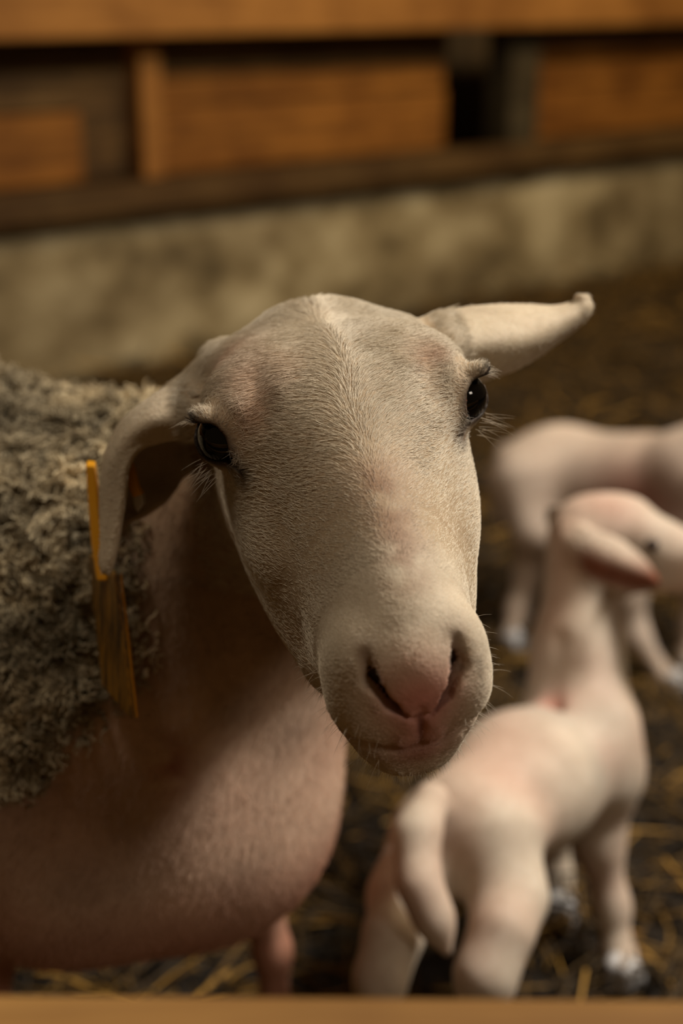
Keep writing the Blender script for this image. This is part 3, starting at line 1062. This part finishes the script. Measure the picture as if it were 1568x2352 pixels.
def tint_l2(v):
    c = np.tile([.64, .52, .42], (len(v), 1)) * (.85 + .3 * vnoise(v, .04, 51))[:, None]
    c = blend(c, [.27, .085, .05], gauss(np.linalg.norm((v - A(1520, 1140, 2.0)) / [1.6, 1, .72], axis=1), .075) * 1.0)  # shade on the flank put into its reddish skin colour
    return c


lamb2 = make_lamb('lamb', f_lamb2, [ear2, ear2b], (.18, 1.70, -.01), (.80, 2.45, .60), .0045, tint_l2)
tag(lamb2, 'second lamb farther back with shade coloured into its reddish flank, partly hidden behind the nearer lamb', 'lamb')
put_eye(lamb2, A(1822, 885, 1.872), (-.1, -.9, .2))
put_eye(lamb2, A(1842, 880, 1.935), (.6, .7, .2))
for px, py, d, yaw in ((1182, 1500, 2.145, -.5), (1265, 1430, 2.255, -.5), (1552, 1595, 2.02, -.5), (1592, 1550, 2.065, -.5)):
    q = A(px, py, d)
    hoof((q[0], q[1], 0), yaw, .85, M_HOOFP, lamb2)
print('lambs', round(time.time() - _t, 1))

# ------------------------------------------------------------------ setting: ground, plinth wall, partition
m, nt, b = mat('dark_bedding_ground')
tc = N(nt, 'ShaderNodeTexCoord').outputs['Object']
c = ramp(nt, noise(nt, tc, 9, 8, .65), [(.3, (.006, .0035, .001)), (.55, (.020, .011, .0035)), (.75, (.045, .027, .008))])
nt.links.new(c, b.inputs['Base Color'])
b.inputs['Roughness'].default_value = .9
bump(nt, noise(nt, tc, 45, 6, .7), 0.8, .02, b)
M_GROUND = m
gx, gy = np.meshgrid(np.linspace(-5, 6, 160), np.linspace(-1.5, 9, 160), indexing='ij')
gp = np.stack([gx, gy, np.zeros_like(gx)], -1).reshape(-1, 3)
gp[:, 2] = -.012 + .02 * (vnoise(gp, .25, 61) - .6)
i = np.arange(160 * 160).reshape(160, 160)
floor = link('floor', pymesh('floor', gp, np.stack([i[:-1, :-1], i[1:, :-1], i[1:, 1:], i[:-1, 1:]], -1).reshape(-1, 4)), M_GROUND)
tag(floor, kind='structure')

NS = 110000
sp = np.stack([rng.uniform(-2.6, 4.6, NS), rng.uniform(.2, 7.5, NS), np.zeros(NS)], 1)
keep = ((sp - [-.85, 3.43, 0]) @ np.array([.652, -.758, 0]) > .06) & (np.abs(sp[:, 0]) < 1.2 + sp[:, 1] * .6)
sp = sp[keep]; NS = len(sp)
yaw = rng.uniform(0, 6.28, NS)
Ls = rng.uniform(.03, .13, NS)
tilt = rng.normal(0, .22, NS)
sd = np.stack([np.cos(yaw) * np.cos(tilt), np.sin(yaw) * np.cos(tilt), np.sin(tilt)], 1)
cz = .004 + .022 * rng.random(NS) ** 2 + np.abs(np.sin(tilt)) * Ls * .5 + .01 * vnoise(sp, .25, 61)
sp[:, 2] = cz
bend = rng.normal(0, .12, (NS, 3)) * Ls[:, None] * [1, 1, .3]
SPt = np.stack([sp - sd * (Ls / 2)[:, None], sp + bend, sp + sd * (Ls / 2)[:, None]], 1)
SR = np.tile(rng.uniform(.0010, .0024, (NS, 1)), (1, 3))
st_c = np.array([.17, .095, .02]) * rng.choice([.18, .35, .6, 1.2, 2.6], (NS, 1), p=[.3, .25, .2, .17, .08])
o = hair_object('straw_bedding', SPt, SR, st_c, M_STRAW)
tag(o, 'golden brown straw bedding scattered over the dark pen floor', 'straw', kind='stuff')

# wall frame: runs back to the right
WO, WE, WN = np.array([-.85, 3.43, 0]), np.array([.758, .652, 0]), np.array([.652, -.758, 0])
WE /= np.linalg.norm(WE); WN /= np.linalg.norm(WN)
WM = Matrix(((WE[0], -WN[0], 0, WO[0]), (WE[1], -WN[1], 0, WO[1]), (0, 0, 1, 0), (0, 0, 0, 1)))


def wall_box(name, s0, s1, h0, h1, o0, o1, m, parent=None, bev=.006):
    """box in wall coordinates: along, height, distance out of the wall"""
    v, f = hexa([(s0, -o0, h0), (s0, -o1, h0), (s0, -o1, h1), (s0, -o0, h1), (s1, -o0, h0), (s1, -o1, h0), (s1, -o1, h1), (s1, -o0, h1)])
    o = bevelled(name, v, f, m, None, bev, 2)
    if parent is not None:
        o.parent = parent
    else:
        o.matrix_world = WM
    return o


m, nt, b = mat('stained_plaster')
tc = N(nt, 'ShaderNodeTexCoord').outputs['Object']
mp = N(nt, 'ShaderNodeMapping'); mp.inputs['Scale'].default_value = (1, 1, 1.25)
nt.links.new(tc, mp.inputs[0])
n1 = noise(nt, mp.outputs[0], 4.2, 6, .62)
n2 = noise(nt, mp.outputs[0], 1.6, 3, .5)
c = ramp(nt, n1, [(.33, (.11, .075, .028)), (.47, (.27, .20, .095)), (.62, (.46, .37, .21)), (.78, (.60, .50, .31))])
c = mixc(nt, .85, c, ramp(nt, n2, [(.3, (.35, .28, .18)), (.62, (1, 1, 1))]), 'MULTIPLY')
nt.links.new(c, b.inputs['Base Color'])
b.inputs['Roughness'].default_value = .85
bump(nt, n1, .6, .02, b)
M_PLASTER = m
# plinth with an uneven face
ns_, nh_ = 280, 22
ss, hh = np.meshgrid(np.linspace(-4, 9.5, ns_), np.linspace(0, .415, nh_), indexing='ij')
pp = np.stack([ss, np.zeros_like(ss), hh], -1).reshape(-1, 3)
face_y = -.012 * vnoise(pp + 9, .16, 71) - .006 * vnoise(pp + 3, .06, 72) + .012
front = np.stack([pp[:, 0], face_y - .03, pp[:, 2]], 1)
i = np.arange(ns_ * nh_).reshape(ns_, nh_)
fq = np.stack([i[:-1, :-1], i[1:, :-1], i[1:, 1:], i[:-1, 1:]], -1).reshape(-1, 4)
top_i = i[:, -1]; nf = len(front)
back = front[top_i].copy(); back[:, 1] = .20
tq = np.stack([top_i[:-1], top_i[1:], nf + np.arange(1, ns_), nf + np.arange(ns_ - 1)], 1)
bot = back.copy(); bot[:, 2] = 0
bq = np.stack([nf + np.arange(ns_ - 1), nf + np.arange(1, ns_), nf + ns_ + np.arange(1, ns_), nf + ns_ + np.arange(ns_ - 1)], 1)
wall = link('wall_back', pymesh('wall_back', np.concatenate([front, back, bot]), np.concatenate([fq, tq, bq])), M_PLASTER)
wall.matrix_world = WM
tag(wall, kind='structure')

part = empty('timber_partition', (0, 0, 0))
part.matrix_world = WM
tag(part, 'orange brown timber partition with a broad top rail above the stained plinth', 'partition')
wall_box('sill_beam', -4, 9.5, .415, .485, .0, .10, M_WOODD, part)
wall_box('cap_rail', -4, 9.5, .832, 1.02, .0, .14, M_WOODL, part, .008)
wall_box('plank', -.6, .29, .485, .655, -.05, -.02, M_WOOD, part)
wall_box('stile', .28, .44, .485, .832, -.06, -.035, M_WOODD, part)
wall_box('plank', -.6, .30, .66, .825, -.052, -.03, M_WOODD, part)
posts = [(.435, .50, .03, M_WOODL), (1.77, 1.90, .045, M_WOODG), (-1.2, -1.08, .03, M_WOOD), (3.4, 3.52, .03, M_WOODG), (5.0, 5.12, .03, M_WOOD)]
for s0, s1, off, mm in posts:
    wall_box('post', s0, s1, .485, .832, -.06, off, mm, part)
for s0, s1, h0, h1, mm in ((.50, 1.555, .485, .655, M_WOOD), (.50, 1.545, .66, .735, M_WOOD), (.50, 1.56, .74, .83, M_WOODD), (1.90, 3.4, .785, .83, M_WOODD), (1.90, 3.4, .485, .64, M_WOOD), (1.90, 3.4, .645, .78, M_WOOD),  # dark planks right below the cap rail stand in for its shadow band
                           (-1.08, -.62, .485, .82, M_WOOD), (-4, -1.2, .485, .65, M_WOOD), (-4, -1.2, .655, .825, M_WOOD), (5.12, 9.5, .485, .65, M_WOOD), (5.12, 9.5, .655, .825, M_WOOD), (3.52, 5.0, .485, .65, M_WOOD), (3.52, 5.0, .655, .825, M_WOOD)):
    wall_box('plank', s0, s1, h0, h1, -.05, -.02, mm, part)
# dark barn wall behind the partition
m, nt, b = mat('dark_barn_boards')
tc = N(nt, 'ShaderNodeTexCoord').outputs['Object']
c = ramp(nt, noise(nt, tc, 3, 5, .6), [(.3, (.03, .018, .008)), (.7, (.09, .055, .02))])
nt.links.new(c, b.inputs['Base Color']); b.inputs['Roughness'].default_value = .85
v, f = hexa([(-5, .5, 0), (-5, .6, 0), (-5, .6, 2.6), (-5, .5, 2.6), (12, .5, 0), (12, .6, 0), (12, .6, 2.6), (12, .5, 2.6)])
rear = bevelled('wall_rear', v, f, m, None, .01)
rear.matrix_world = WM
tag(rear, kind='structure')

# front gate of the pen: the rail we look over
gate = empty('pen_gate', (0, .38, 0))
tag(gate, 'wooden pen gate whose top rail crosses the bottom edge in front', 'gate')


def wbox(name, a, b, m, parent, bev=.006, dz=0):
    (x0, y0, z0), (x1, y1, z1) = a, b
    v, f = hexa([(x0, y0, z0 + dz), (x0, y1, z0 + dz), (x0, y1, z1 + dz), (x0, y0, z1 + dz), (x1, y0, z0 - dz), (x1, y1, z0 - dz), (x1, y1, z1 - dz), (x1, y0, z1 - dz)])
    return bevelled(name, v, f, m, parent, bev)


tp = at(784, 2280, .50)
wbox('rail', (-1.3, tp[1] - .045, tp[2] - .10), (1.3, tp[1], tp[2]), M_WOODR, gate, .006, .012)
wbox('rail', (-1.3, tp[1] - .042, .20), (1.3, tp[1] - .012, .30), M_WOODR, gate)
for x0 in (-1.38, 1.3):
    wbox('post', (x0, tp[1] - .06, -.01), (x0 + .08, tp[1] + .02, .75), M_WOODR, gate)
print('done', round(time.time() - _t, 1))
